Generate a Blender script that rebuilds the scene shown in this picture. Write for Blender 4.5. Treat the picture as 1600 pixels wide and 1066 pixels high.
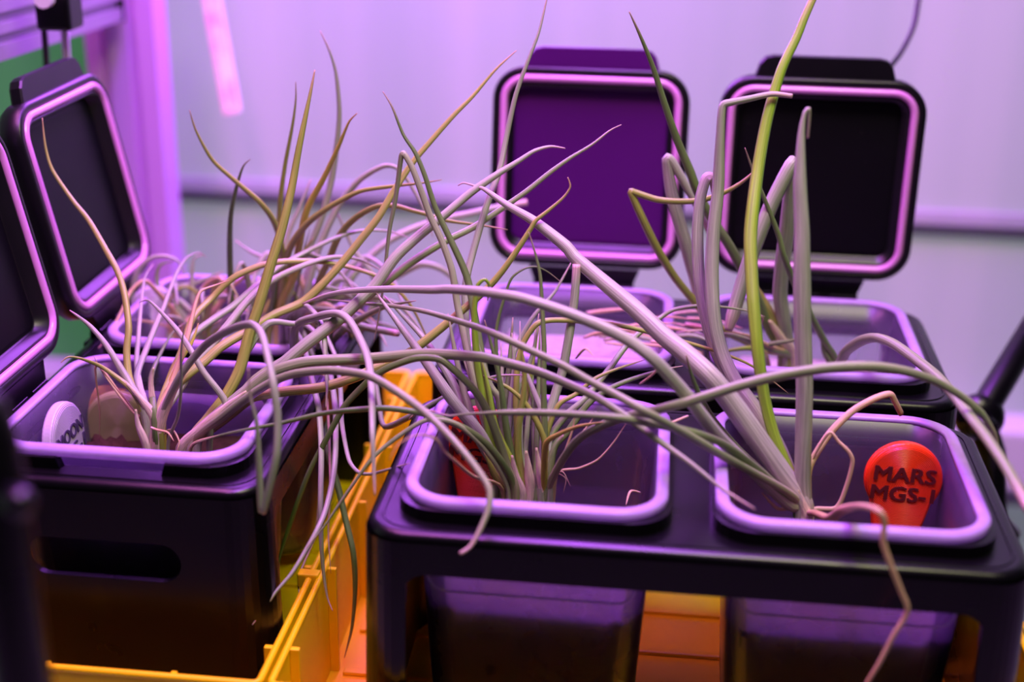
import bpy, bmesh, math, random
from mathutils import Vector, Matrix

for o in list(bpy.data.objects):
    bpy.data.objects.remove(o)
scene = bpy.context.scene
C = scene.collection
rnd = random.Random(7)

# ------------------------------------------------------------------ camera
FPX = 2200.0
PITCH, YAW, ROLL = 0.3714, 0.1100, 0.0155
CAM = Vector((0, 0, 0.5556))
RM = (Matrix.Rotation(YAW, 3, 'Z') @ Matrix.Rotation(math.pi / 2 - PITCH, 3, 'X') @ Matrix.Rotation(ROLL, 3, 'Z'))
cd = bpy.data.cameras.new('camera')
cd.sensor_width = 36
cd.lens = FPX / 1600 * 36
cd.clip_start = 0.02
cd.dof.use_dof = True
cd.dof.focus_distance = 0.90
cd.dof.aperture_fstop = 2.9
cam = bpy.data.objects.new('camera', cd)
cam.matrix_world = Matrix.Translation(CAM) @ RM.to_4x4()
C.objects.link(cam)
scene.camera = cam


def at(px, py, Y):
    d = RM @ Vector(((px - 800) / FPX, -(py - 533) / FPX, -1))
    return CAM + d * (Y / d.y)


# ------------------------------------------------------------------ world, lights, exposure
w = bpy.data.worlds.new('world')
scene.world = w
w.use_nodes = True
bg = w.node_tree.nodes['Background']
bg.inputs[0].default_value = (0.62, 0.60, 0.72, 1)
bg.inputs[1].default_value = 0.025


def area(name, loc, aim, sx, sy, col, power):
    l = bpy.data.lights.new(name, 'AREA')
    l.shape = 'RECTANGLE'; l.size = sx; l.size_y = sy
    l.color = col; l.energy = power
    o = bpy.data.objects.new(name, l)
    o.location = loc
    o.rotation_euler = (Vector(aim) - Vector(loc)).to_track_quat('-Z', 'Y').to_euler()
    C.objects.link(o)
    return o


PURPLE = (0.50, 0.10, 1.0)
PINK = (1.0, 0.22, 0.85)
area('grow_light', (-0.10, 0.92, 1.45), (-0.05, 0.92, 0.0), 1.1, 0.25, PURPLE, 37)
area('grow_light', (-0.45, 0.75, 1.30), (-0.15, 0.85, 0.0), 0.9, 0.10, PINK, 9.0)
area('grow_light', (-0.32, 1.50, 0.66), (-0.10, 0.75, 0.20), 0.50, 0.36, PURPLE, 9.0)
area('outdoor_daylight', (0.1, 2.7, 0.6), (0.1, 1.6, 0.2), 3.6, 2.4, (0.86, 0.96, 1.0), 18)
area('room_lamp', (0.22, 0.50, 1.35), (-0.15, 0.85, 0.1), 0.35, 0.35, (1.0, 1.0, 0.46), 8.6)
scene.view_settings.view_transform = 'Standard'
scene.view_settings.look = 'None'
scene.view_settings.exposure = 0.30
scene.view_settings.gamma = 1.0
scene.view_settings.use_curve_mapping = False


# ------------------------------------------------------------------ materials
def newmat(name):
    m = bpy.data.materials.new(name)
    m.use_nodes = True
    return m, m.node_tree.nodes, m.node_tree.links, m.node_tree.nodes['Principled BSDF']


def plain(name, col, rough=0.45, spec=0.5, noise=0.0, nscale=60, bump=0.0, metal=0.0):
    m, N, L, P = newmat(name)
    P.inputs['Base Color'].default_value = (*col, 1)
    P.inputs['Roughness'].default_value = rough
    P.inputs['Specular IOR Level'].default_value = spec
    P.inputs['Metallic'].default_value = metal
    if noise or bump:
        tc = N.new('ShaderNodeTexCoord'); nz = N.new('ShaderNodeTexNoise')
        nz.inputs['Scale'].default_value = nscale; nz.inputs['Detail'].default_value = 6
        L.new(tc.outputs['Object'], nz.inputs['Vector'])
        if noise:
            mx = N.new('ShaderNodeMix'); mx.data_type = 'RGBA'
            mx.inputs[6].default_value = (*[c * (1 - noise) for c in col], 1)
            mx.inputs[7].default_value = (*[min(1, c * (1 + noise)) for c in col], 1)
            L.new(nz.outputs['Fac'], mx.inputs[0]); L.new(mx.outputs[2], P.inputs['Base Color'])
        if bump:
            b = N.new('ShaderNodeBump'); b.inputs['Strength'].default_value = bump
            b.inputs['Distance'].default_value = 0.002
            L.new(nz.outputs['Fac'], b.inputs['Height']); L.new(b.outputs[0], P.inputs['Normal'])
    return m


def black_plastic(name, base=0.0012, rough=0.28):
    """moulded black plastic with dust specks"""
    m, N, L, P = newmat(name)
    P.inputs['Specular IOR Level'].default_value = 0.42
    tc = N.new('ShaderNodeTexCoord')
    nz = N.new('ShaderNodeTexNoise'); nz.inputs['Scale'].default_value = 420; nz.inputs['Detail'].default_value = 2
    L.new(tc.outputs['Object'], nz.inputs['Vector'])
    r = N.new('ShaderNodeValToRGB')
    r.color_ramp.elements[0].position = 0.80; r.color_ramp.elements[0].color = (base, base, base * 1.2, 1)
    r.color_ramp.elements[1].position = 0.85; r.color_ramp.elements[1].color = (0.25, 0.22, 0.25, 1)
    L.new(nz.outputs['Fac'], r.inputs[0]); L.new(r.outputs[0], P.inputs['Base Color'])
    n2 = N.new('ShaderNodeTexNoise'); n2.inputs['Scale'].default_value = 25; n2.inputs['Detail'].default_value = 4
    L.new(tc.outputs['Object'], n2.inputs['Vector'])
    mr = N.new('ShaderNodeMapRange'); mr.inputs[3].default_value = rough - 0.07; mr.inputs[4].default_value = rough + 0.1
    L.new(n2.outputs['Fac'], mr.inputs[0]); L.new(mr.outputs[0], P.inputs['Roughness'])
    return m


def frosted(name, col, alpha, trans, rough=0.3):
    """cloudy translucent plastic: part clear, part scattering"""
    m, N, L, P = newmat(name)
    N.remove(P)
    out = N['Material Output']
    df = N.new('ShaderNodeBsdfDiffuse'); df.inputs[0].default_value = (*col, 1)
    tl = N.new('ShaderNodeBsdfTranslucent'); tl.inputs[0].default_value = (*col, 1)
    tp = N.new('ShaderNodeBsdfTransparent'); tp.inputs[0].default_value = (0.93, 0.93, 0.96, 1)
    gl = N.new('ShaderNodeBsdfGlossy'); gl.inputs['Roughness'].default_value = rough
    m1 = N.new('ShaderNodeMixShader'); m1.inputs[0].default_value = trans
    L.new(df.outputs[0], m1.inputs[1]); L.new(tl.outputs[0], m1.inputs[2])
    m2 = N.new('ShaderNodeMixShader')
    tc = N.new('ShaderNodeTexCoord'); nz = N.new('ShaderNodeTexNoise')
    nz.inputs['Scale'].default_value = 55; nz.inputs['Detail'].default_value = 8
    L.new(tc.outputs['Object'], nz.inputs['Vector'])
    mr = N.new('ShaderNodeMapRange'); mr.inputs[3].default_value = alpha * 0.65; mr.inputs[4].default_value = min(1, alpha * 1.35)
    L.new(nz.outputs['Fac'], mr.inputs[0]); L.new(mr.outputs[0], m2.inputs[0])
    L.new(tp.outputs[0], m2.inputs[1]); L.new(m1.outputs[0], m2.inputs[2])
    m3 = N.new('ShaderNodeMixShader'); fr = N.new('ShaderNodeFresnel'); fr.inputs[0].default_value = 1.42
    L.new(fr.outputs[0], m3.inputs[0]); L.new(m2.outputs[0], m3.inputs[1]); L.new(gl.outputs[0], m3.inputs[2])
    L.new(m3.outputs[0], out.inputs[0])
    return m


def leafmat(name, base, mid, mid2, tip, rough=0.42):
    m, N, L, P = newmat(name)
    at_ = N.new('ShaderNodeAttribute'); at_.attribute_name = 'along'
    tc = N.new('ShaderNodeTexCoord'); oi = N.new('ShaderNodeObjectInfo')
    nz = N.new('ShaderNodeTexNoise'); nz.inputs['Scale'].default_value = 28; nz.inputs['Detail'].default_value = 5
    L.new(tc.outputs['Object'], nz.inputs['Vector'])
    mx = N.new('ShaderNodeMix'); mx.data_type = 'RGBA'
    mx.inputs[6].default_value = (*mid, 1); mx.inputs[7].default_value = (*mid2, 1)
    ad = N.new('ShaderNodeMath'); ad.operation = 'MULTIPLY_ADD'
    L.new(oi.outputs['Random'], ad.inputs[0]); ad.inputs[1].default_value = 0.7
    sb = N.new('ShaderNodeMath'); sb.operation = 'MULTIPLY_ADD'
    L.new(nz.outputs['Fac'], sb.inputs[0]); sb.inputs[1].default_value = 1.2; sb.inputs[2].default_value = -0.5
    L.new(sb.outputs[0], ad.inputs[2]); L.new(ad.outputs[0], mx.inputs[0]); mx.clamp_factor = True
    r1 = N.new('ShaderNodeMapRange'); r1.inputs[1].default_value = 0.04; r1.inputs[2].default_value = 0.20
    L.new(at_.outputs['Fac'], r1.inputs[0])
    m1 = N.new('ShaderNodeMix'); m1.data_type = 'RGBA'; m1.inputs[6].default_value = (*base, 1)
    L.new(r1.outputs[0], m1.inputs[0]); L.new(mx.outputs[2], m1.inputs[7])
    r2 = N.new('ShaderNodeMapRange'); r2.inputs[1].default_value = 0.93; r2.inputs[2].default_value = 1.0
    L.new(at_.outputs['Fac'], r2.inputs[0])
    m2 = N.new('ShaderNodeMix'); m2.data_type = 'RGBA'; m2.inputs[7].default_value = (*tip, 1)
    L.new(r2.outputs[0], m2.inputs[0]); L.new(m1.outputs[2], m2.inputs[6])
    L.new(m2.outputs[2], P.inputs['Base Color'])
    P.inputs['Roughness'].default_value = rough
    P.inputs['Specular IOR Level'].default_value = 0.65
    # lengthwise fibres
    ar = N.new('ShaderNodeAttribute'); ar.attribute_name = 'around'
    cb = N.new('ShaderNodeCombineXYZ')
    k1 = N.new('ShaderNodeMath'); k1.operation = 'MULTIPLY'; k1.inputs[1].default_value = 14; L.new(ar.outputs['Fac'], k1.inputs[0])
    k2 = N.new('ShaderNodeMath'); k2.operation = 'MULTIPLY'; k2.inputs[1].default_value = 9; L.new(at_.outputs['Fac'], k2.inputs[0])
    k3 = N.new('ShaderNodeMath'); k3.operation = 'MULTIPLY'; k3.inputs[1].default_value = 40; L.new(oi.outputs['Random'], k3.inputs[0])
    L.new(k1.outputs[0], cb.inputs[0]); L.new(k2.outputs[0], cb.inputs[1]); L.new(k3.outputs[0], cb.inputs[2])
    wv = N.new('ShaderNodeTexNoise'); wv.inputs['Scale'].default_value = 1.0; wv.inputs['Detail'].default_value = 4
    L.new(cb.outputs[0], wv.inputs['Vector'])
    hs = N.new('ShaderNodeHueSaturation'); L.new(m2.outputs[2], hs.inputs['Color'])
    vr = N.new('ShaderNodeMapRange'); vr.inputs[1].default_value = 0.3; vr.inputs[2].default_value = 0.7
    vr.inputs[3].default_value = 0.68; vr.inputs[4].default_value = 1.22
    L.new(wv.outputs['Fac'], vr.inputs[0]); L.new(vr.outputs[0], hs.inputs['Value'])
    L.new(hs.outputs[0], P.inputs['Base Color'])
    b = N.new('ShaderNodeBump'); b.inputs['Strength'].default_value = 0.35; b.inputs['Distance'].default_value = 0.001
    L.new(wv.outputs['Fac'], b.inputs['Height']); L.new(b.outputs[0], P.inputs['Normal'])
    return m


M = {}
M['black'] = black_plastic('black_plastic')
M['lid'] = black_plastic('lid_plastic', 0.003, 0.33)
M['purple_lit'] = plain('purple_lit_lid', (0.060, 0.0015, 0.095), 0.36, 0.4, 0.15, 12)  # black lid plastic with the purple light on it put into the colour
M['panel'] = black_plastic('lid_panel_plastic', 0.004, 0.36)
M['panel'].node_tree.nodes['Principled BSDF'].inputs['Specular IOR Level'].default_value = 0.12
M['gasket'] = plain('silicone_gasket', (0.66, 0.28, 0.58), 0.25, 0.7)
M['bin'] = frosted('frosted_container', (0.68, 0.52, 0.95), 0.25, 0.8)
M['rim'] = frosted('frosted_rim', (0.80, 0.62, 0.98), 0.85, 0.45, 0.25)
M['emboss'] = frosted('embossed_plastic', (0.86, 0.78, 0.98), 0.55, 0.5, 0.2)
M['tray'] = plain('yellow_tray_plastic', (1.0, 0.68, 0.004), 0.40, 0.22, 0.08, 30)
M['soil'] = plain('dark_regolith', (0.045, 0.026, 0.014), 0.95, 0.1, 0.7, 130, 0.9)
M['moonsoil'] = plain('pale_regolith', (0.42, 0.38, 0.36), 0.95, 0.1, 0.4, 130, 0.9)
M['pebble'] = plain('pebble', (0.8, 0.6, 0.6), 0.9, 0.2, 0.3, 90)
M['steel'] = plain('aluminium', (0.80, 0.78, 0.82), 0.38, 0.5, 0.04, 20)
M['post'] = plain('purple_lit_post', (0.58, 0.30, 0.74), 0.35, 0.5, 0.04, 20)  # plain aluminium, purple lamp light tinted into its colour
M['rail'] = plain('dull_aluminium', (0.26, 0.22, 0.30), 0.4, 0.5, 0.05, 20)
M['table'] = plain('table_laminate', (0.6, 0.6, 0.58), 0.5)
M['cable'] = plain('cable_rubber', (0.01, 0.01, 0.012), 0.5)
M['trim'] = plain('white_trim', (0.72, 0.78, 0.72), 0.5)
M['darkline'] = plain('dark_line', (0.05, 0.06, 0.06), 0.6)  # dark strips; the upper one paints the wall rail's shadow

CREAM = (0.78, 0.62, 0.50); BROWN = (0.40, 0.22, 0.13)
M['g'] = leafmat('leaf_grey_green', (0.62, 0.58, 0.32), (0.22, 0.34, 0.11), (0.33, 0.42, 0.19), (0.55, 0.40, 0.30))
M['o'] = leafmat('leaf_olive', (0.66, 0.57, 0.28), (0.27, 0.36, 0.04), (0.40, 0.45, 0.09), (0.50, 0.34, 0.16))
M['y'] = leafmat('leaf_yellow', (0.72, 0.62, 0.28), (0.48, 0.50, 0.03), (0.56, 0.56, 0.08), (0.55, 0.32, 0.10))
M['l'] = leafmat('leaf_waxy_pale', (0.70, 0.63, 0.45), (0.30, 0.40, 0.20), (0.44, 0.48, 0.33), (0.66, 0.46, 0.40))
M['d'] = leafmat('leaf_dark_green', (0.50, 0.50, 0.22), (0.10, 0.20, 0.035), (0.20, 0.31, 0.09), (0.40, 0.28, 0.18))
M['p'] = leafmat('leaf_dry', (0.72, 0.54, 0.40), (0.58, 0.43, 0.18), (0.68, 0.54, 0.30), (0.42, 0.24, 0.10), 0.6)
M['s'] = leafmat('stalk', (0.80, 0.70, 0.58), (0.78, 0.68, 0.50), (0.70, 0.62, 0.34), (0.50, 0.52, 0.20))
M['gg'] = leafmat('leaf_fresh_green', (0.60, 0.64, 0.20), (0.24, 0.48, 0.02), (0.36, 0.56, 0.07), (0.40, 0.42, 0.10))


def tagmat(name, col, col2):
    m, N, L, P = newmat(name)
    P.inputs['Roughness'].default_value = 0.32
    P.inputs['Base Color'].default_value = (*col, 1)
    P.inputs['Subsurface Weight'].default_value = 0.0
    tc = N.new('ShaderNodeTexCoord')
    wv = N.new('ShaderNodeTexWave'); wv.wave_type = 'RINGS'; wv.rings_direction = 'Y'
    wv.inputs['Scale'].default_value = 330; wv.inputs['Distortion'].default_value = 0
    L.new(tc.outputs['Object'], wv.inputs['Vector'])
    b = N.new('ShaderNodeBump'); b.inputs['Strength'].default_value = 0.5; b.inputs['Distance'].default_value = 0.0014
    L.new(wv.outputs['Fac'], b.inputs['Height']); L.new(b.outputs[0], P.inputs['Normal'])
    mx = N.new('ShaderNodeMix'); mx.data_type = 'RGBA'
    mx.inputs[6].default_value = (*col, 1); mx.inputs[7].default_value = (*col2, 1)
    L.new(wv.outputs['Fac'], mx.inputs[0]); L.new(mx.outputs[2], P.inputs['Base Color'])
    return m


M['redtag'] = tagmat('red_print', (0.85, 0.030, 0.003), (0.95, 0.06, 0.004))
M['redtext'] = plain('red_engraving', (0.10, 0.002, 0.001), 0.6)
M['moontag'] = tagmat('white_print', (0.42, 0.41, 0.44), (0.58, 0.56, 0.58))
M['moontext'] = plain('grey_engraving', (0.05, 0.04, 0.08), 0.6)
M['sandtag'] = tagmat('sand_print', (0.24, 0.24, 0.09), (0.30, 0.30, 0.12))


def wall_mat(name, a, b, xs):
    m, N, L, P = newmat(name)
    tc = N.new('ShaderNodeTexCoord'); sp = N.new('ShaderNodeSeparateXYZ')
    L.new(tc.outputs['Object'], sp.inputs[0])
    cb = N.new('ShaderNodeCombineXYZ'); L.new(sp.outputs[0], cb.inputs[0])
    nz = N.new('ShaderNodeTexNoise'); nz.inputs['Scale'].default_value = xs; nz.inputs['Detail'].default_value = 3
    L.new(cb.outputs[0], nz.inputs['Vector'])
    r = N.new('ShaderNodeValToRGB')
    r.color_ramp.elements[0].position = 0.36; r.color_ramp.elements[0].color = (*a, 1)
    r.color_ramp.elements[1].position = 0.64; r.color_ramp.elements[1].color = (*b, 1)
    L.new(nz.outputs['Fac'], r.inputs[0]); L.new(r.outputs[0], P.inputs['Base Color'])
    P.inputs['Roughness'].default_value = 0.55
    tl = N.new('ShaderNodeBsdfTranslucent'); L.new(r.outputs[0], tl.inputs[0])
    ms = N.new('ShaderNodeMixShader'); ms.inputs[0].default_value = 0.4
    L.new(P.outputs[0], ms.inputs[1]); L.new(tl.outputs[0], ms.inputs[2])
    L.new(ms.outputs[0], N['Material Output'].inputs[0])
    return m


M['wall'] = wall_mat('tent_wall', (0.55, 0.68, 0.62), (0.76, 0.79, 0.78), 5.0)
M['greensheet'] = wall_mat('green_sheet', (0.04, 0.36, 0.05), (0.12, 0.55, 0.14), 3.0)
M['green'] = plain('green_netting', (0.20, 0.58, 0.18), 0.8, 0.2, 0.4, 5)
m, N, L, P = newmat('led_strip_glow')
tc = N.new('ShaderNodeTexCoord'); nz = N.new('ShaderNodeTexNoise'); nz.inputs['Scale'].default_value = 60
L.new(tc.outputs['Object'], nz.inputs['Vector'])
r = N.new('ShaderNodeValToRGB')
r.color_ramp.elements[0].position = 0.35; r.color_ramp.elements[0].color = (1.0, 0.14, 0.62, 1)
r.color_ramp.elements[1].position = 0.65; r.color_ramp.elements[1].color = (1.0, 0.40, 0.72, 1)
L.new(nz.outputs['Fac'], r.inputs[0]); L.new(r.outputs[0], P.inputs['Emission Color'])
P.inputs['Emission Strength'].default_value = 0.8
P.inputs['Base Color'].default_value = (0.3, 0.2, 0.3, 1)
M['led'] = m


# ------------------------------------------------------------------ helpers
def obj(name, bm, mat, parent=None, smooth=False, loc=None, rot=None):
    me = bpy.data.meshes.new(name)
    bmesh.ops.recalc_face_normals(bm, faces=bm.faces)
    bm.to_mesh(me); bm.free()
    me.materials.append(M[mat])
    if smooth:
        me.polygons.foreach_set('use_smooth', [True] * len(me.polygons))
    return link(name, me, parent, loc, rot)


def link(name, me, parent=None, loc=None, rot=None):
    o = bpy.data.objects.new(name, me)
    C.objects.link(o)
    o.parent = parent
    if loc is not None: o.location = loc
    if rot is not None: o.rotation_euler = rot
    return o


def tag(o, label, cat, group=None, kind=None):
    if label: o['label'] = label
    if cat: o['category'] = cat
    if group: o['group'] = group
    if kind: o['kind'] = kind
    return o


def thing(name, label, cat, loc=(0, 0, 0), rot=(0, 0, 0), group=None):
    o = bpy.data.objects.new(name, None)
    o.empty_display_size = 0.02
    o.location = loc; o.rotation_euler = rot
    C.objects.link(o)
    return tag(o, label, cat, group)


def box(bm, x0, x1, y0, y1, z0, z1, bev=0.0):
    vs = [bm.verts.new((x, y, z)) for z in (z0, z1) for y in (y0, y1) for x in (x0, x1)]
    fs = [bm.faces.new([vs[i] for i in f]) for f in
          ((0, 2, 3, 1), (4, 5, 7, 6), (0, 1, 5, 4), (2, 6, 7, 3), (0, 4, 6, 2), (1, 3, 7, 5))]
    if bev:
        es = list({e for f in fs for e in f.edges})
        bmesh.ops.bevel(bm, geom=es, offset=bev, segments=2, profile=0.5, affect='EDGES')
    return bm


def rr(wd, dp, r, n=7, cx=0.0, cy=0.0):
    """rounded rectangle loop, CCW"""
    pts = []
    r = max(r, 1e-4)
    for sx, sy, a0 in ((1, 1, 0), (-1, 1, 90), (-1, -1, 180), (1, -1, 270)):
        for k in range(n + 1):
            a = math.radians(a0 + 90 * k / n)
            pts.append((cx + sx * (wd / 2 - r) + r * math.cos(a), cy + sy * (dp / 2 - r) + r * math.sin(a)))
    return pts


def loft(bm, loops, cap0=True, cap1=True, closed=False):
    rows = [[bm.verts.new(p) for p in lp] for lp in loops]
    n = len(rows[0])
    pairs = list(zip(rows[:-1], rows[1:]))
    if closed: pairs.append((rows[-1], rows[0]))
    for a, b in pairs:
        for i in range(n):
            j = (i + 1) % n
            bm.faces.new((a[i], a[j], b[j], b[i]))
    if not closed:
        if cap0: bm.faces.new(rows[0][::-1])
        if cap1: bm.faces.new(rows[-1])
    return bm


def tube(bm, pts, radii, n=8, cap=True, flat=1.0):
    pts = [Vector(p) for p in pts]
    rows = []
    up = None
    for i, p in enumerate(pts):
        t = (pts[min(i + 1, len(pts) - 1)] - pts[max(i - 1, 0)])
        if t.length < 1e-9: t = Vector((0, 0, 1))
        t.normalize()
        if up is None:
            up = Vector((0, 0, 1)) if abs(t.z) < 0.9 else Vector((0, 1, 0))
        side = t.cross(up)
        if side.length < 1e-4: side = t.orthogonal()
        side.normalize()
        up = side.cross(t).normalized()
        r = radii[i] if hasattr(radii, '__len__') else radii
        rows.append([bm.verts.new(p + side * (r * math.cos(2 * math.pi * k / n)) + up * (r * flat * math.sin(2 * math.pi * k / n)))
                     for k in range(n)])
    for a, b in zip(rows[:-1], rows[1:]):
        for k in range(n):
            j = (k + 1) % n
            bm.faces.new((a[k], a[j], b[j], b[k]))
    if cap:
        bm.faces.new(rows[0][::-1]); bm.faces.new(rows[-1])
    return bm


def ring_tube(bm, loop3, r, n=8):
    """closed swept tube"""
    pts = [Vector(p) for p in loop3]
    k_ = len(pts)
    nrm = Vector((0, 0, 0))
    for i in range(k_):
        nrm += pts[i].cross(pts[(i + 1) % k_])
    nrm.normalize()
    rows = []
    for i in range(k_):
        t = (pts[(i + 1) % k_] - pts[i - 1]).normalized()
        s = t.cross(nrm).normalized()
        rows.append([pts[i] + s * (r * math.cos(2 * math.pi * q / n)) + nrm * (r * math.sin(2 * math.pi * q / n)) for q in range(n)])
    return loft(bm, rows, closed=True)


def flat_shape(loops, thick, bevel=0.0, res=2):
    """filled 2D shape with holes, extruded (in XY plane, centred on z=0) -> mesh"""
    cu = bpy.data.curves.new('tmp', 'CURVE'); cu.dimensions = '2D'; cu.fill_mode = 'BOTH'
    for lp in loops:
        s = cu.splines.new('POLY'); s.points.add(len(lp) - 1)
        for p, q in zip(s.points, lp): p.co = (q[0], q[1], 0, 1)
        s.use_cyclic_u = True
    cu.extrude = max(thick / 2 - bevel, 0.0); cu.bevel_depth = bevel; cu.bevel_resolution = res
    o = bpy.data.objects.new('tmp', cu); C.objects.link(o)
    dg = bpy.context.evaluated_depsgraph_get()
    me = bpy.data.meshes.new_from_object(o.evaluated_get(dg))
    bpy.data.objects.remove(o); bpy.data.curves.remove(cu)
    return me


def text_mesh(body, width, height, thick):
    """lettering fitted to a width and cap height, in the XY plane"""
    cu = bpy.data.curves.new('tmp', 'FONT'); cu.body = body; cu.size = 1.0
    cu.align_x = 'CENTER'; cu.align_y = 'CENTER'; cu.extrude = 0.05; cu.offset = 0.0; cu.resolution_u = 3
    o = bpy.data.objects.new('tmp', cu); C.objects.link(o)
    dg = bpy.context.evaluated_depsgraph_get()
    me = bpy.data.meshes.new_from_object(o.evaluated_get(dg))
    bpy.data.objects.remove(o); bpy.data.curves.remove(cu)
    xs = [v.co.x for v in me.vertices]; ys = [v.co.y for v in me.vertices]
    cx, cy = (min(xs) + max(xs)) / 2, (min(ys) + max(ys)) / 2
    for v in me.vertices:
        v.co = ((v.co.x - cx) * width / (max(xs) - min(xs)), (v.co.y - cy) * height / (max(ys) - min(ys)), v.co.z * thick / .05)
    bm = bmesh.new()
    for k in (-1, 0, 1):
        n0 = len(bm.verts); bm.from_mesh(me); bm.verts.ensure_lookup_table()
        for v in bm.verts[n0:]: v.co += Vector((k * height * .05, 0, k * thick * .04))
    bm.to_mesh(me); bm.free()
    return me


# ------------------------------------------------------------------ setting
WY = 1.62
bm = bmesh.new(); bm.faces.new([bm.verts.new(p) for p in ((-.62, WY, -.9), (1.9, WY, -.9), (1.9, WY, 2.2), (-.62, WY, 2.2))])
tag(obj('wall_back', bm, 'wall'), 'pale tent wall with soft vertical streaks behind the planters', 'wall', kind='structure')
bm = bmesh.new(); box(bm, -1.43, -1.40, 0.2, WY, -0.9, 2.2)
tag(obj('wall_left', bm, 'green'), 'green netting wall at far left', 'wall', kind='structure')
bm = bmesh.new(); bm.faces.new([bm.verts.new(p) for p in ((-1.4, WY, -.9), (-.62, WY, -.9), (-.62, WY, 2.2), (-1.4, WY, 2.2))])
tag(obj('wall_panel', bm, 'greensheet'), 'dark green panel behind the aluminium frame at left', 'wall', kind='structure')
bm = bmesh.new(); box(bm, -0.9, 1.6, WY - 0.008, WY - .001, 0.096, 0.114, 0.002)
tag(obj('trim_1', bm, 'wall'), 'horizontal wall rail behind the open lids', 'trim', kind='structure')
bm = bmesh.new(); box(bm, -0.9, 1.6, WY - 0.010, WY - .001, 0.086, 0.095)
tag(obj('trim_2', bm, 'darkline'), 'painted shadow line under the wall rail', 'trim', kind='structure')  # dark strip added as the shadow line of the rail
bm = bmesh.new(); box(bm, -0.9, 1.6, WY - 0.06, WY, -0.215, -0.135, 0.006)
tag(obj('trim_3', bm, 'trim'), 'pale lower wall rail at right', 'trim', kind='structure')
bm = bmesh.new(); box(bm, -0.9, 1.6, WY - 0.065, WY, -0.228, -0.216)
tag(obj('trim_4', bm, 'darkline'), 'dark line under the lower rail', 'trim', kind='structure')
bm = bmesh.new(); box(bm, -2.5, 2.5, -1.5, WY, -0.93, -0.90)
tag(obj('floor', bm, 'table'), 'floor below the table', 'floor', kind='structure')

# aluminium corner post with grooves
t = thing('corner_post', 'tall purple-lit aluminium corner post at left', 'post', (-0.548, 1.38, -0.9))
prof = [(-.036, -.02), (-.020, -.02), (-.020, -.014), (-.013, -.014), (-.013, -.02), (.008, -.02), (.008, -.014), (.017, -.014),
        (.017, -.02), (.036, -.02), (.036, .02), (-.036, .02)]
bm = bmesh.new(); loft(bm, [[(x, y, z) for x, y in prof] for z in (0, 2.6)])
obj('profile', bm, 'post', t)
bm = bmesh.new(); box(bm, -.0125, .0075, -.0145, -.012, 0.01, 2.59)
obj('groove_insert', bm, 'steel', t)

# horizontal extrusion at top left, coming toward the camera
p0 = at(170, -8, 1.34); p1 = at(-60, 55, 1.0)
t = thing('aluminium_rail', 'ribbed aluminium rail crossing the top left corner', 'rail', p0)
d = (p1 - p0); L_ = d.length * 1.05
t.rotation_euler = d.to_track_quat('X', 'Z').to_euler()
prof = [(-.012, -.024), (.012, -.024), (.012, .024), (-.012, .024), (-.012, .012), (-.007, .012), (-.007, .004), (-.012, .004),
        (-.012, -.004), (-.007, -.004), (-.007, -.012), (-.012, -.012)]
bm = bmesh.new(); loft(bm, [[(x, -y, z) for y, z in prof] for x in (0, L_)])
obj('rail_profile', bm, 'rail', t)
bm = bmesh.new(); box(bm, -.004, 0.0, -.014, .014, -.026, .026, .002)
obj('end_cap', bm, 'black', t)

# clamp and its two straps
pc = at(92, 12, 1.06)
t = thing('rail_clamp', 'black clamp block hanging on the aluminium rail', 'clamp', pc)
bm = bmesh.new(); box(bm, -.014, .014, -.014, .014, -.016, .040, .003)
obj('block', bm, 'black', t)
bm = bmesh.new(); tube(bm, [(0, -.02, .01), (0, -.028, .01)], .007, 12)
obj('screw', bm, 'steel', t)
for px0, px1, nm, mt, r_, lab in ((100, 108, 'hanging_strap', 'steel', .0032, 'pale hanging strap below the black clamp'),
                                   (68, 76, 'pull_cord', 'cable', .0026, 'dark hanging cord below the black clamp')):
    a = at(px0, 30, 1.07); b = at(px1, 150, 1.10); c_ = at(px1 + 14, 330, 1.12)
    t = thing(nm, lab, 'cord', a)
    bm = bmesh.new(); tube(bm, [p - a for p in (a, (a + b) / 2, b, c_)], r_, 8)
    obj('strap' if nm.endswith('strap') else 'cord', bm, mt, t, True)
    bm = bmesh.new(); tube(bm, [c_ - a, c_ - a + Vector((0, 0, -.012))], r_ * 1.6, 8)
    obj('end_knot', bm, mt, t, True)

# LED strip
a = at(326, -30, 1.50); b = at(364, 176, 1.46)
t = thing('led_strip', 'glowing pink LED strip hanging before the wall', 'light strip', a)
bm = bmesh.new(); tube(bm, [(0, 0.004, 0), b - a + Vector((0, .004, 0))], [.0085, .0085], 4)
obj('backing', bm, 'steel', t)
dd = b - a
for k in range(9):
    f0, f1 = k / 9 + .006, (k + 1) / 9 - .006
    bm = bmesh.new(); tube(bm, [dd * f0 + Vector((0, -.004, 0)), dd * f1 + Vector((0, -.004, 0))], [.0095, .0095], 8)
    obj('diode_segment', bm, 'led', t)

# table
t = thing('table', 'table carrying the yellow trays', 'table', (-.12, .9, -.03))
bm = bmesh.new(); box(bm, -.42, .36, -.30, .26, 0, .026, .004); obj('table_top', bm, 'table', t)
for sx in (-.38, .32):
    for sy in (-.26, .22):
        bm = bmesh.new(); box(bm, sx - .02, sx + .02, sy - .02, sy + .02, -.87, 0, .003); obj('leg', bm, 'steel', t)


# ------------------------------------------------------------------ yellow trays
TZ = 0.0


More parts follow.
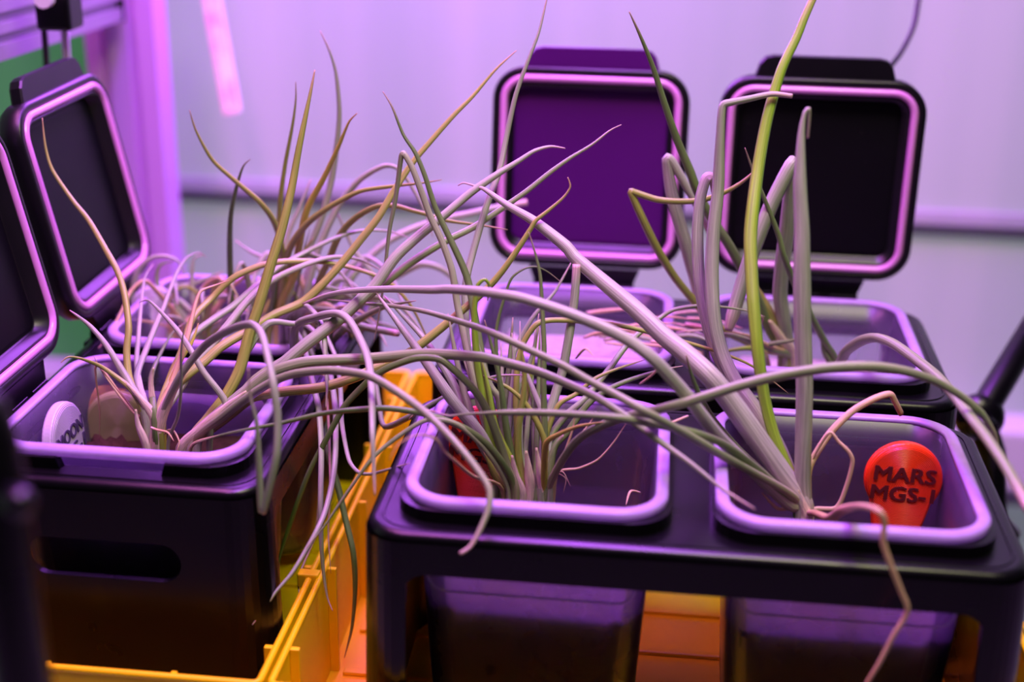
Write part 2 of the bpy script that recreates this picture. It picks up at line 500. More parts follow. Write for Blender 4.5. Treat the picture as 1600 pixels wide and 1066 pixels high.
def tray(x0, x1, y0, y1, h, label):
    t = thing('yellow_tray', label, 'tray', ((x0 + x1) / 2, (y0 + y1) / 2, TZ), group='yellow trays on the table')
    hx, hy = (x1 - x0) / 2, (y1 - y0) / 2
    th = .0028
    bm = bmesh.new(); box(bm, -hx, hx, -hy, hy, -.003, .001); obj('tray_floor', bm, 'tray', t)
    for nm, a in (('wall', (-hx, hx, -hy, -hy + th)), ('wall', (-hx, hx, hy - th, hy)),
                  ('wall', (-hx, -hx + th, -hy + th, hy - th)), ('wall', (hx - th, hx, -hy + th, hy - th))):
        bm = bmesh.new(); box(bm, *a, .001, h); obj('side_wall', bm, 'tray', t)
    # top bead
    bm = bmesh.new()
    lp = [(x, y, h) for x, y in rr(2 * hx - th, 2 * hy - th, .004, 4)]
    ring_tube(bm, lp, .0022, 8); obj('rim_bead', bm, 'tray', t, True)
    # ribs on the inner side faces
    rib = bmesh.new(); box(rib, -.003, .003, -.0018, .0018, .001, h, .0006)
    rme = bpy.data.meshes.new('rib'); rib.to_mesh(rme); rib.free(); rme.materials.append(M['tray'])
    n = 5
    for k in range(n):
        y = -hy + 2 * hy * (k + .42) / n
        link('rib', rme, t, (-hx + th + .003, y, 0)); link('rib', rme, t, (hx - th - .003, y, 0))
    for k in range(3):
        x = -hx + 2 * hx * (k + .7) / 3.4
        link('rib', rme, t, (x, -hy + th + .002, 0), (0, 0, math.pi / 2)); link('rib', rme, t, (x, hy - th - .002, 0), (0, 0, math.pi / 2))
    # clips on the bead
    clip = bmesh.new(); box(clip, -.007, .007, -.004, .004, h - .006, h + .004, .001)
    cme = bpy.data.meshes.new('clip'); clip.to_mesh(cme); clip.free(); cme.materials.append(M['tray'])
    link('clip', cme, t, (-hx + .08, -hy, 0)); link('clip', cme, t, (hx - .002, -hy + .12, 0))
    # floor ridges
    rg = bmesh.new(); box(rg, -hx + .012, hx - .012, -.003, .003, .001, .004, .001)
    gme = bpy.data.meshes.new('floor_ridge'); rg.to_mesh(gme); rg.free(); gme.materials.append(M['tray'])
    for k in range(9):
        link('floor_ridge', gme, t, (0, -hy + 2 * hy * (k + .5) / 9, 0))
    return t


tray(-.470, -.2135, .655, 1.125, .080, 'yellow plastic tray under the black planter on the left')
tray(-.2095, .232, .655, 1.125, .080, 'yellow plastic tray under the two planter stands on the right')

# ------------------------------------------------------------------ planter stands
CW, CD_, GAP, MARG = .150, .158, .026, .018
SL = 2 * CW + GAP + 2 * MARG
SD = CD_ + 2 * MARG
ZT, ZR = .178, .190
FLOORZ = .002


def skirt_mesh(length, depth, zt, th=.004, r=.022, apron=.019, leg=.024):
    """walls below the plate: open windows on the long sides, hand slots in the ends"""
    H = zt - FLOORZ
    cols = []                                            # (x, y, nx, ny, zbot, slot)

    def add(x, y, nx, ny):
        zb, sl = 0.0, None
        if abs(ny) > .99:                                # long side
            u = length / 2 - r - abs(x) + r              # distance from the end
            rad = .014
            u2 = u - leg
            if u2 > 0:
                zb = H - apron
                if u2 < rad: zb = H - apron - (rad - math.sqrt(max(0, rad * rad - (rad - u2) ** 2)))
        if abs(nx) > .99:
            hw, hh, zc = .047, .0125, H - .044
            a = hw - abs(y)
            if a >= -1e-6:
                dz = hh if a > hh else math.sqrt(max(0, hh * hh - (hh - a) ** 2))
                sl = (zc - dz, zc + dz)
        cols.append((x, y, nx, ny, zb, sl))

    hx, hy = length / 2, depth / 2
    us = sorted(set([leg + k * .002 for k in range(9)] + [leg - 1e-5, leg + .05]))
    xs = [-hx + u for u in us if u >= r] + [-.05, 0, .05] + [hx - u for u in reversed(us) if u >= r]
    xs = sorted(set([-hx + r] + xs + [hx - r]))
    ys = sorted(set([-hy + r, hy - r, 0] + [s * (.047 - .0125 * (1 - math.cos(math.pi / 2 * k / 6))) for k in range(7) for s in (-1, 1)] +
                    [s * .030 for s in (-1, 1)]))
    for x in xs: add(x, -hy, 0, -1)
    for k in range(1, 8):
        a = -90 + 90 * k / 8; ca, sa = math.cos(math.radians(a)), math.sin(math.radians(a)); add(hx - r + r * ca, -hy + r + r * sa, ca, sa)
    for y in ys: add(hx, y, 1, 0)
    for k in range(1, 8):
        a = 90 * k / 8; ca, sa = math.cos(math.radians(a)), math.sin(math.radians(a)); add(hx - r + r * ca, hy - r + r * sa, ca, sa)
    for x in reversed(xs): add(x, hy, 0, 1)
    for k in range(1, 8):
        a = 90 + 90 * k / 8; ca, sa = math.cos(math.radians(a)), math.sin(math.radians(a)); add(-hx + r + r * ca, hy - r + r * sa, ca, sa)
    for y in reversed(ys): add(-hx, y, -1, 0)
    for k in range(1, 8):
        a = 180 + 90 * k / 8; ca, sa = math.cos(math.radians(a)), math.sin(math.radians(a)); add(-hx + r + r * ca, -hy + r + r * sa, ca, sa)
    bm = bmesh.new()
    cache = {}

    def v(c, z, off):
        out = (H - z) * .022 - off
        key = (round(c[0] + c[2] * out, 6), round(c[1] + c[3] * out, 6), round(z, 6))
        if key not in cache: cache[key] = bm.verts.new(key)
        return cache[key]

    def face(vs):
        u = []
        for q in vs:
            if q not in u: u.append(q)
        if len(u) >= 3:
            try: bm.faces.new(u)
            except ValueError: pass

    n = len(cols)
    for i in range(n):
        a, b = cols[i], cols[(i + 1) % n]
        segs = [((a[4], H), (b[4], H))]
        if a[5] and b[5]:
            segs = [((a[4], a[5][0]), (b[4], b[5][0])), ((a[5][1], H), (b[5][1], H))]
        for (a0, a1), (b0, b1) in segs:
            face((v(a, a0, 0), v(b, b0, 0), v(b, b1, 0), v(a, a1, 0)))
            face((v(a, a0, th), v(a, a1, th), v(b, b1, th), v(b, b0, th)))
            face((v(a, a0, 0), v(a, a0, th), v(b, b0, th), v(b, b0, 0)))
            if a1 < H - 1e-6 or b1 < H - 1e-6:
                face((v(a, a1, 0), v(b, b1, 0), v(b, b1, th), v(a, a1, th)))
    return bm


def notch_collar(wd, dp, z0, z1, notch):
    """raised collar round one opening, cut away at one place (notch side)"""
    pin = rr(wd, dp, .020, 7); pout = rr(wd + .010, dp + .010, .024, 7)
    bm = bmesh.new()
    n = len(pin)
    # densify the side that carries the notch
    def dens(lp):
        o = []
        for i in range(n):
            p, q = lp[i], lp[(i + 1) % n]
            k = 36 if math.dist(p, q) > .05 else 1
            for s in range(k): o.append((p[0] + (q[0] - p[0]) * s / k, p[1] + (q[1] - p[1]) * s / k))
        return o
    pin, pout = dens(pin), dens(pout)
    hs = []
    for x, y in pin:
        h = z1
        if notch == '-x' and x < -wd / 2 + .001 and -.033 < y < .030: h = z0 + .0012
        hs.append(h)
    rows = [[(x, y, z0) for x, y in pin], [(x, y, h) for (x, y), h in zip(pin, hs)],
            [(x, y, h - .0008) for (x, y), h in zip(pout, hs)], [(x, y, z0) for x, y in pout]]
    return loft(bm, rows, closed=True)


def build_lid_meshes():
    W, Hh, R = .156, .158, .026
    parts = {}

    def L(inset, y, grow=0):
        return [(x, y, z + Hh / 2) for x, z in rr(W - 2 * inset, Hh - 2 * inset, max(R - inset, .004), 8)]
    bm = bmesh.new()
    loft(bm, [L(.010, .020), L(.003, .0185), L(0, .014), L(0, .001), L(.0015, 0), L(.0055, 0), L(.0065, .0025), L(.0120, .0025),
              L(.0128, .0012), L(.0140, .0012), L(.0155, .0105), L(.0175, .0112)], True, False)
    parts['shell'] = bm
    bm = bmesh.new(); loft(bm, [L(.0170, .0110), L(.0175, .0108), L(.020, .0104), L(.03, .0104)], False, True)
    parts['panel'] = bm
    bm = bmesh.new(); ring_tube(bm, L(.0088, .0014), .0030, 8); parts['gasket'] = bm
    # latch tab
    prof = [(-.054, 0), (-.050, .013), (-.046, .0175), (-.040, .019), (.040, .019), (.046, .0175), (.050, .013), (.054, 0)]
    bm = bmesh.new()
    loft(bm, [[(x * s, y, Hh - .003 + z * s2) for x, z in prof] for y, s, s2 in ((.013, .985, .97), (.0115, 1, 1), (.005, 1, 1), (.0035, .985, .97))])
    parts['latch_tab'] = bm
    # hinge bracket and knuckles
    bm = bmesh.new()
    loft(bm, [[(-.045, y, -.002), (.045, y, -.002), (.038, y, -.020), (-.038, y, -.020)] for y in (.004, .012)])
    for x in (-.03, 0, .03):
        tube(bm, [(x - .011, .008, -.018), (x + .011, .008, -.018)], .0055, 10)
    parts['hinge'] = bm
    me = {}
    for k, b in parts.items():
        m_ = bpy.data.meshes.new(k); bmesh.ops.recalc_face_normals(b, faces=b.faces); b.to_mesh(m_); b.free()
        m_.materials.append(M[{'shell': 'lid', 'panel': 'panel', 'gasket': 'gasket', 'latch_tab': 'lid', 'hinge': 'black'}[k]])
        if k in ('shell', 'gasket'): m_.polygons.foreach_set('use_smooth', [True] * len(m_.polygons))
        me[k] = m_
    return me


LID = build_lid_meshes()
holes = [rr(CW - .006, CD_ - .006, .021, 7, cx=s * (CW + GAP) / 2) for s in (-1, 1)]
PLATE = flat_shape([rr(SL - .012, SD - .012, .018, 8)] + holes, .010, .005, 3)
PLATE.materials.append(M['black'])
SK = skirt_mesh(SL, SD, ZT - .005)
bmesh.ops.recalc_face_normals(SK, faces=SK.faces)
SKM = bpy.data.meshes.new('skirt'); SK.to_mesh(SKM); SK.free(); SKM.materials.append(M['black'])
COLM = []
for nt in ('-x', None):
    b = notch_collar(CW - .006, CD_ - .006, ZT - .003, ZR - .004, nt)
    bmesh.ops.recalc_face_normals(b, faces=b.faces)
    m_ = bpy.data.meshes.new('collar'); b.to_mesh(m_); b.free(); m_.materials.append(M['black']); COLM.append(m_)
# outer ledge line moulded into the plate
bm = bmesh.new(); ring_tube(bm, [(x, y, ZT - .0004) for x, y in rr(SL - .018, SD - .018, .018, 7)], .0012, 6)
LEDGE = bpy.data.meshes.new('ledge'); bm.to_mesh(LEDGE); bm.free(); LEDGE.materials.append(M['black'])


def stand(label, loc, rz, lids):
    """lids: list of (hole side -1/1, tilt, label)"""
    t = thing('planter_stand', label, 'planter stand', (loc[0], loc[1], 0), (0, 0, rz), 'black planter stands')
    link('top_plate', PLATE, t, (0, 0, ZT - .005))
    sk = link('skirt', SKM, t, (0, 0, FLOORZ))
    link('moulded_ledge', LEDGE, t)
    for i, s in enumerate((-1, 1)):
        link('collar', COLM[i], t, (s * (CW + GAP) / 2, 0, 0))
    for s, tilt, lab, dx, off in lids:
        hy = SD / 2 + off
        e = link('lid', LID['shell'], t, (s * (CW + GAP) / 2 + dx, hy, ZT + .020), (-tilt, 0, 0))
        e['label'] = lab
        purple_lit = 'purple' in lab
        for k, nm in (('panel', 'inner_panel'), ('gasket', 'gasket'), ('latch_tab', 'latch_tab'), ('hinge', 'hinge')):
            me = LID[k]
            if purple_lit and k in ('panel', 'latch_tab'):
                me = me.copy(); me.materials.clear(); me.materials.append(M['purple_lit'])
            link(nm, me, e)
        bm = bmesh.new(); box(bm, -.05, .05, -.016, .012, -.016, .0, .002)
        obj('hinge_mount', bm, 'black', t, loc=(s * (CW + GAP) / 2 + dx, hy, ZT - .002))
    return t


X1 = -.1385 + CW + GAP / 2                                  # centre of right-hand stands
YF = .6835 + CD_ / 2
YB = .9050 + CD_ / 2
XLc = -.397 + CD_ / 2
YLc = .717 + CW + GAP / 2
stand('black two-hole planter stand nearest the camera, without lids', (X1, YF), 0, [])
stand('black two-hole planter stand at the back with two raised lids', (X1, YB), 0,
      [(-1, .15, 'purple-lit open lid with pink gasket', .001, .006), (1, .02, 'black open lid with pink gasket', .004, .006)])
stand('black planter box on the left with a hand slot in its end', (XLc, YLc), math.pi / 2,
      [(-1, .20, 'open lid cut off by the left edge', 0, -.009), (1, .20, 'open lid beside the corner post', 0, -.009)])

# ------------------------------------------------------------------ containers and soil


def container_meshes():
    def R(z, inset, rad=.022):
        s = (ZR - z) * .055 + inset
        return [(x, y, z) for x, y in rr(CW - .012 - 2 * s, CD_ - .012 - 2 * s, max(.004, rad - inset), 7)]
    zb = .012
    bm = bmesh.new()
    loft(bm, [R(zb + .002, .002), R(zb + .006, 0), R(.06, 0), R(.11, 0), R(.15, 0), R(ZR - .002, 0), R(ZR - .002, .0018),
              R(.15, .0018), R(.11, .0018), R(.06, .0018), R(zb + .008, .0018), R(zb + .005, .004)])
    body = bm
    bm = bmesh.new()
    def Q(o, z): return [(x, y, z) for x, y in rr(CW - .016 + 2 * o, CD_ - .016 + 2 * o, .021 + o, 8)]
    loft(bm, [Q(0, ZR - .002), Q(.0005, ZR), Q(.002, ZR + .0008), Q(.0058, ZR + .0008), Q(.0076, ZR), Q(.008, ZR - .002), Q(.008, ZR - .0048),
              Q(.0066, ZR - .0052), Q(.0062, ZR - .0024), Q(.002, ZR - .0022)], closed=True)
    rim = bm
    bm = bmesh.new()
    for (w_, z0, z1) in ((.118, .128, .165), (.110, .140, .160)):
        zc = (z0 + z1) / 2
        lp = [(x, -(CD_ / 2 - .006 - (ZR - (zc + z)) * .055) - .0003, zc + z) for x, z in rr(w_, z1 - z0, .010, 5)]
        ring_tube(bm, lp, .0009, 6)
    emb = bm
    out = []
    for nm, b, mt in (('body', body, 'bin'), ('rim', rim, 'rim'), ('embossed_frame', emb, 'emboss')):
        bmesh.ops.recalc_face_normals(b, faces=b.faces)
        m_ = bpy.data.meshes.new(nm); b.to_mesh(m_); b.free(); m_.materials.append(M[mt])
        m_.polygons.foreach_set('use_smooth', [True] * len(m_.polygons))
        out.append((nm, m_))
    return out


CM = container_meshes()


def soil_mesh(level, mat, seed, amp=.004):
    rg = random.Random(seed)
    bm = bmesh.new()
    loops = []
    for z in (.022, .05, level * .6, level):
        s = (ZR - z) * .055 + .0026
        loops.append([(x, y, z + (rg.uniform(-amp, amp) if z == level else 0)) for x, y in rr(CW - .012 - 2 * s, CD_ - .012 - 2 * s, .018, 7)])
    s = (ZR - level) * .055 + .0026
    for f in (.85, .65, .42, .2):
        loops.append([(x, y, level + rg.uniform(-amp, amp)) for x, y in rr((CW - .012 - 2 * s) * f, (CD_ - .012 - 2 * s) * f, .018 * f, 7)])
    loft(bm, loops)
    return bm


def container(x, y, rz, label, level, soilmat, soillabel, seed, emboss=True):
    t = thing('frosted_container', label, 'container', (x, y, 0), (0, 0, rz), 'frosted plant containers')
    for nm, me in CM:
        if nm == 'embossed_frame' and not emboss: continue
        link(nm, me, t)
    s = obj('regolith', soil_mesh(level, soilmat, seed), soilmat, None, True, (x, y, 0), (0, 0, rz))
    tag(s, soillabel, 'soil', kind='stuff')
    return t


xL, xR = X1 - (CW + GAP) / 2, X1 + (CW + GAP) / 2
container(xL, YF, 0, 'frosted square container in the front stand holding the dense leaf clump', .116, 'soil', 'dark soil in the front container with the dense clump', 1)
container(xR, YF, 0, 'frosted square container in the front stand with the readable red marker', .116, 'soil', 'dark soil in the front right container', 2)
container(xL, YB, 0, 'frosted square container in the back stand below the purple-lit lid', .150, 'moonsoil', 'pale soil in the back container strewn with dry straw', 3)
container(xR, YB, 0, 'frosted square container in the back stand below the black lid', .140, 'moonsoil', 'pale soil in the back right container', 4)
yA, yB = YLc - (CW + GAP) / 2, YLc + (CW + GAP) / 2
container(XLc, yA, math.pi / 2, 'frosted container at left holding the MOON marker', .136, 'soil', 'dark soil in the left container with the MOON marker', 5)
container(XLc, yB, math.pi / 2, 'frosted container at the back left beside the corner post lid', .140, 'moonsoil', 'pale soil in the back left container', 6)


# ------------------------------------------------------------------ name markers
def marker(label, loc, rot, mat, tmat, lines, group='round plant markers', r=.0235):
    t = thing('plant_marker', label, 'marker', loc, rot, group)
    out = []
    for k in range(41):                                     # teardrop outline, origin at the disc centre
        a = math.radians(-38 + 256 * k / 40)
        out.append((r * math.cos(a), r * math.sin(a)))
    out += [(-.0105, -.052), (.0105, -.052)]
    bm = bmesh.new()
    cx, cz = 0, -.006
    def O(f, y): return [((x - cx) * f + cx, y, (z - cz) * f + cz) for x, z in out]
    loft(bm, [O(.93, .0045), O(.985, .0038), O(1, .002), O(1, -.001), O(.985, -.0026), O(.95, -.0036), O(.90, -.0042), O(.5, -.0046)])
    obj('disc', bm, mat, t)
    for txt, zz, tw, th_ in lines:
        me = text_mesh(txt, tw, th_, .0004); me.materials.append(M[tmat])
        o = link('lettering', me, t, (0.0, -.0048, zz), (math.pi / 2, 0, 0))
    return t


mk = at(1411, 748, .795)
marker('glossy red round marker reading MARS MGS-1 in the front right container', mk, (-.10, .05, .03), 'redtag', 'redtext',
       [('MARS', .0042, .0365, .0092), ('MGS-1', -.0082, .0375, .0092)])
mk = at(752, 690, .812)
marker('red round marker half hidden behind leaves in the dense clump container', mk, (-.10, .03, -.15), 'redtag', 'redtext',
       [('MARS', .0042, .0365, .0092), ('MGS-1', -.0082, .0375, .0092)])
mk = at(100, 684, .785)
marker('pale round marker reading MOON in the left container', mk, (-.06, -.05, 1.56), 'moontag', 'moontext',
       [('MOON', .0030, .0365, .0092), ('LHS-1', -.0094, .0365, .0092)])
mk = at(187, 662, .850)
marker('sand-coloured round marker at the rear wall of the left container', mk, (-.06, 0, .12), 'sandtag', 'darkline', [])
mk = at(240, 480, .985)
marker('pale blurred marker in the back left container', mk, (-.06, 0, .3), 'moontag', 'darkline', [], r=.017)

# pebbles in the left container front
peb = bmesh.new(); bmesh.ops.create_icosphere(peb, subdivisions=1, radius=.0022)
pme = bpy.data.meshes.new('pebble'); peb.to_mesh(peb and pme); peb.free(); pme.materials.append(M['pebble'])

# ------------------------------------------------------------------ plants
PL = {}


def plant(key, name, label, cat, px, py, Y, soil, group='spring onion plants'):
    p = at(px, py, Y)
    base = Vector((p.x, p.y, soil))
    PL[key] = (thing(name, label, cat, base, group=group), base)


def catmull(P, sub):
    out = []
    n = len(P)
    for i in range(n - 1):
        p0 = P[max(i - 1, 0)]; p1 = P[i]; p2 = P[i + 1]; p3 = P[min(i + 2, n - 1)]
        for s in range(sub):
            t = s / sub
            # damped tangents keep the sharp folds sharp
            m1 = (p2 - p0) * .42; m2 = (p3 - p1) * .42
            l12 = (p2 - p1).length
            for mm in (m1, m2):
                if mm.length > l12 * 1.1: mm *= l12 * 1.1 / mm.length
            h = (2 * t ** 3 - 3 * t ** 2 + 1, t ** 3 - 2 * t ** 2 + t, -2 * t ** 3 + 3 * t ** 2, t ** 3 - t ** 2)
            out.append(p1 * h[0] + m1 * h[1] + p2 * h[2] + m2 * h[3])
    out.append(P[-1])
    return out


def leaf(key, mat, wpx, ys, pts, root=True, prof=None, name='leaf', flat=.8):
    t, base = PL[key]
    if not hasattr(ys, '__len__'): ys = (ys, ys)
    cum = [0]
    for a, b in zip(pts[:-1], pts[1:]): cum.append(cum[-1] + math.dist(a, b))
    P = []
    for (x, y), c in zip(pts, cum):
        f = c / cum[-1] * (len(ys) - 1); i = min(int(f), len(ys) - 2)
        P.append(at(x, y, ys[i] + (ys[i + 1] - ys[i]) * (f - i)))
    if root:
        r0 = base + Vector(((P[0].x - base.x) * .75, (P[0].y - base.y) * .6, -.006))
        P = [r0] + P
    Q = catmull(P, 5)
    n = len(Q)
    L = [0]
    for a, b in zip(Q[:-1], Q[1:]): L.append(L[-1] + (b - a).length)
    prof = prof or ((0, .80), (.12, .95), (.3, 1.0), (.6, .85), (.85, .52), (.96, .25), (1, .10))
    wm = wpx * .60 * (P[len(P) // 2] - CAM).length / FPX
    rad = []
    for l in L:
        f = l / L[-1]
        for (f0, v0), (f1, v1) in zip(prof[:-1], prof[1:]):
            if f <= f1 + 1e-9:
                rad.append(wm * (v0 + (v1 - v0) * (f - f0) / (f1 - f0))); break
    bm = bmesh.new()
    tube(bm, [q - base for q in Q], rad, 8, True, flat)
    me = bpy.data.meshes.new(name)
    bmesh.ops.recalc_face_normals(bm, faces=bm.faces)
    bm.to_mesh(me); bm.free()
    me.materials.append(M[mat])
    me.polygons.foreach_set('use_smooth', [True] * len(me.polygons))
    a = me.attributes.new('along', 'FLOAT', 'POINT')
    vals = []
    for i in range(n): vals += [L[i] / L[-1]] * 8
    a.data.foreach_set('value', vals)
    a = me.attributes.new('around', 'FLOAT', 'POINT')
    a.data.foreach_set('value', [abs(k / 8 - .5) * 2 for k in range(8)] * n)
    return link(name, me, t)


BROKEN = ((0, .85), (.2, 1), (.6, .95), (1, .85))
STALK = ((0, 1.05), (.3, 1.05), (.7, .8), (1, .22))
HANG = ((0, .6), (.2, .9), (.5, 1), (.8, .8), (.95, .4), (1, .12))

plant('A1', 'spring_onion_plant', 'spring onion with bent pinkish stalks beside the MOON marker', 'plant', 240, 705, .795, .138)
plant('A2', 'spring_onion_plant', 'spring onion at left whose long leaves sweep right across the picture', 'plant', 287, 706, .795, .138)
plant('B1', 'spring_onion_plant', 'spring onion with upright thin leaves in the back left container', 'plant', 425, 530, .975, .142)
plant('B2', 'spring_onion_plant', 'drooping pale spring onion at the left rim of the back left container', 'plant', 300, 520, .985, .142)
plant('C1', 'spring_onion_plant', 'dense spring onion clump in front of the half hidden red marker', 'plant', 792, 772, .775, .117)
plant('C2', 'spring_onion_plant', 'smaller spring onion shoot right of the dense clump in the same container', 'plant', 850, 772, .785, .117)
plant('D1', 'spring_onion_plant', 'large thick-leaved spring onion in the container with the readable MARS marker', 'plant', 1252, 800, .775, .117)
plant('E1', 'spring_onion_plant', 'spring onion with folded wide leaves before the black open lid', 'plant', 1228, 560, .975, .142)
plant('F1', 'dry_straw', 'dry pinkish straw lying in the back container below the purple-lit lid', 'dead plant', 1040, 520, .970, .152, group='dead plants')

# --- stalks
leaf('A1', 's', 18, .79, [(244, 700), (251, 655), (266, 620), (286, 588)], prof=STALK, name='stalk')
leaf('A1', 's', 17, .79, [(236, 700), (240, 655), (222, 626), (198, 600)], prof=STALK, name='stalk')
leaf('A1', 's', 13, .785, [(228, 696), (216, 665), (212, 640)], prof=STALK, name='stalk')
leaf('A1', 's', 12, .80, [(250, 690), (240, 640), (236, 600), (240, 575)], prof=STALK, name='stalk')
leaf('A2', 's', 16, (.79, .79), [(284, 702), (318, 668), (356, 634), (385, 612)], prof=STALK, name='stalk')
leaf('A2', 'o', 12, (.795, .80), [(292, 702), (330, 672), (362, 650), (395, 628)], prof=STALK, name='stalk')

# --- A1 leaves
leaf('A1', 'o', 13, (.79, .86, .90, .93), [(246, 660), (262, 615), (290, 588), (321, 564), (347, 541), (398, 511), (430, 491), (473, 472), (506, 442), (536, 409), (565, 373), (591, 340), (614, 301), (644, 255), (677, 216), (710, 179), (739, 150), (775, 108), (807, 79)])
leaf('A1', 'o', 10, (.79, .87, .9, .9), [(246, 660), (256, 615), (280, 560), (300, 500), (332, 465), (365, 434), (404, 416), (440, 409), (480, 408), (519, 411), (559, 421), (595, 434), (621, 452), (646, 484), (669, 532), (677, 552)])
leaf('A1', 'o', 9, (.79, .80, .78), [(222, 640), (206, 610), (188, 594), (158, 573), (128, 561), (107, 558), (95, 567)])
leaf('A1', 'l', 12, (.79, .81, .83), [(226, 645), (206, 605), (188, 575), (165, 538), (139, 508), (109, 485)])
leaf('A1', 'o', 10, (.79, .83, .88, .90), [(228, 650), (210, 613), (201, 586), (198, 549), (201, 511), (195, 462), (184, 425), (165, 390), (139, 345), (112, 311), (82, 266), (71, 229), (66, 184)])
leaf('A1', 'l', 10, (.79, .88, .97), [(228, 640), (214, 590), (229, 545), (247, 500), (256, 480), (265, 455), (276, 427), (291, 404), (310, 395), (322, 402)])
leaf('A1', 'l', 8, (.79, .87, .95), [(226, 640), (214, 575), (216, 530), (220, 480), (226, 435), (240, 412)])
leaf('A1', 'p', 8, (.79, .82, .86), [(246, 660), (268, 600), (286, 550), (294, 524), (299, 502), (306, 474), (314, 455), (336, 446), (359, 438)])
leaf('A1', 'l', 11, (.79, .86, .92, .96), [(248, 660), (262, 615), (280, 560), (300, 525), (338, 496), (366, 477), (413, 436), (440, 415), (480, 393), (522, 373), (562, 361), (605, 361), (640, 372)])
leaf('A1', 'l', 12, (.79, .86, .92), [(250, 660), (285, 600), (310, 560), (329, 541), (357, 507), (381, 477), (407, 451), (440, 430), (482, 412), (520, 402), (560, 405), (600, 425)])
leaf('A1', 'l', 12, (.79, .78, .70, .686, .686, .686), [(250, 660), (280, 590), (320, 540), (360, 515), (392, 507), (408, 521), (418, 555), (427, 600), (434, 656), (432, 712), (419, 769), (409, 799), (404, 712), (401, 660), (391, 619), (388, 575)], prof=((0, .7), (.3, 1), (.7, 1.1), (.85, .9), (1, .15)))
leaf('A1', 'p', 4.5, (.79, .80), [(236, 665), (210, 646), (188, 620), (161, 583), (146, 556)])
leaf('A1', 'p', 4, (.80, .815), [(238, 668), (215, 650), (190, 618), (150, 570), (156, 643), (155, 690)])
leaf('A1', 'l', 5, (.79, .77), [(263, 691), (278, 650), (283, 605), (283, 549), (289, 504)])
leaf('A1', 'o', 10, (.79, .83, .88), [(250, 660), (262, 600), (278, 560), (300, 528), (322, 505), (345, 490)])
leaf('A1', 'd', 9, (.79, .86, .9), [(240, 640), (236, 590), (252, 550), (270, 520), (288, 505)])
leaf('A1', 'y', 10, (.80, .84), [(254, 650), (266, 600), (284, 560), (300, 535), (310, 505)])
leaf('A1', 'p', 6, (.80, .78), [(246, 690), (268, 672), (280, 690), (276, 706)])
leaf('A1', 'p', 4, (.785, .775), [(236, 668), (246, 672), (262, 676), (272, 690)], root=False, name='dry_sheath')

# --- A2 leaves
leaf('A2', 'o', 15, (.79, .83, .87, .90), [(300, 690), (325, 655), (352, 620), (374, 579), (390, 520), (402, 485), (422, 417), (439, 363), (455, 298), (467, 232), (484, 150), (492, 109)])
leaf('A2', 'l', 17, (.79, .82, .86, .90), [(300, 690), (345, 645), (395, 604), (436, 574), (481, 536), (530, 499), (571, 461), (588, 429 + 15), (618, 402), (654, 369), (690, 340), (736, 301), (776, 273), (810, 252), (835, 236), (860, 229), (883, 232)])
leaf('A2', 'g', 12, (.79, .83, .88, .91), [(302, 690), (350, 650), (400, 592), (470, 548), (520, 508), (565, 470), (598, 445), (644, 409), (696, 377), (742, 354), (784, 326), (824, 298), (860, 269), (891, 247), (925, 226), (953, 204), (971, 195)])
leaf('A2', 'g', 17, (.79, .80, .76, .68), [(300, 692), (350, 648), (400, 602), (430, 580), (474, 567), (519, 563), (582, 560), (669, 553), (750, 558), (787, 566), (841, 581), (887, 600), (934, 622), (981, 653), (1028, 688), (1080, 725), (1130, 765), (1180, 796)])
leaf('A2', 'g', 13, (.79, .76, .70, .650), [(300, 692), (350, 650), (387, 621), (425, 597), (462, 584), (515, 579), (567, 585), (592, 595), (627, 617), (668, 648), (708, 688), (742, 729), (764, 764), (763, 796), (749, 830), (735, 854), (719, 865)], prof=((0, .8), (.2, 1), (.7, 1), (.9, .8), (1, .4)))
leaf('A2', 'o', 14, (.79, .81, .84, .86), [(302, 694), (352, 652), (391, 622), (444, 612), (500, 606), (549, 592), (582, 578), (620, 562), (650, 544), (706, 499), (756, 456), (784, 425), (812, 385), (829, 358), (838, 344), (857, 329), (880, 309), (891, 292), (887, 277)])
leaf('A2', 'l', 9, (.79, .80, .86), [(330, 660), (353, 631), (319, 583), (299, 549), (280, 520), (263, 500), (233, 470), (217, 473)])
leaf('A2', 'l', 12, (.79, .83, .86), [(310, 684), (352, 630), (368, 590), (388, 545), (420, 505), (462, 506), (511, 499), (549, 495)])
leaf('A2', 'p', 5, (.785, .775), [(298, 700), (330, 684), (372, 676)], name='dry_leaf')

# --- B1 leaves (back left)
leaf('B1', 'o', 10, (.97, .93, .92), [(438, 500), (444, 440), (440, 385), (427, 344), (404, 314), (368, 283), (332, 250), (307, 206), (296, 172)])
leaf('B1', 'd', 9, (.97, .95, .93), [(380, 525), (362, 470), (360, 430), (359, 380), (361, 334), (370, 291), (380, 260), (391, 249)])
leaf('B1', 'o', 8, (.97, .95, .94), [(432, 500), (433, 420), (436, 347), (439, 304), (446, 254), (457, 196), (462, 157), (462, 128)])
leaf('B1', 'y', 11, (.97, .94, .92), [(432, 515), (440, 470), (460, 429), (467, 386), (476, 340), (486, 314), (506, 278), (529, 229), (545, 191), (558, 177)])
leaf('B1', 'l', 10, (.97, .98, .98), [(440, 510), (458, 440), (480, 393), (498, 353), (510, 314), (519, 275), (528, 212), (530, 168), (525, 115), (515, 80), (500, 48)])
leaf('B1', 'o', 10, (.97, .93, .91), [(436, 505), (440, 440), (450, 396), (463, 370), (486, 344), (519, 321), (562, 299), (614, 291), (660, 286), (690, 281)])
leaf('B1', 'o', 10, (.97, .93, .91), [(470, 520), (490, 460), (503, 429), (513, 409), (526, 376), (542, 353), (565, 334), (591, 322), (618, 322), (644, 329), (667, 335), (700, 345), (751, 352), (793, 359)])
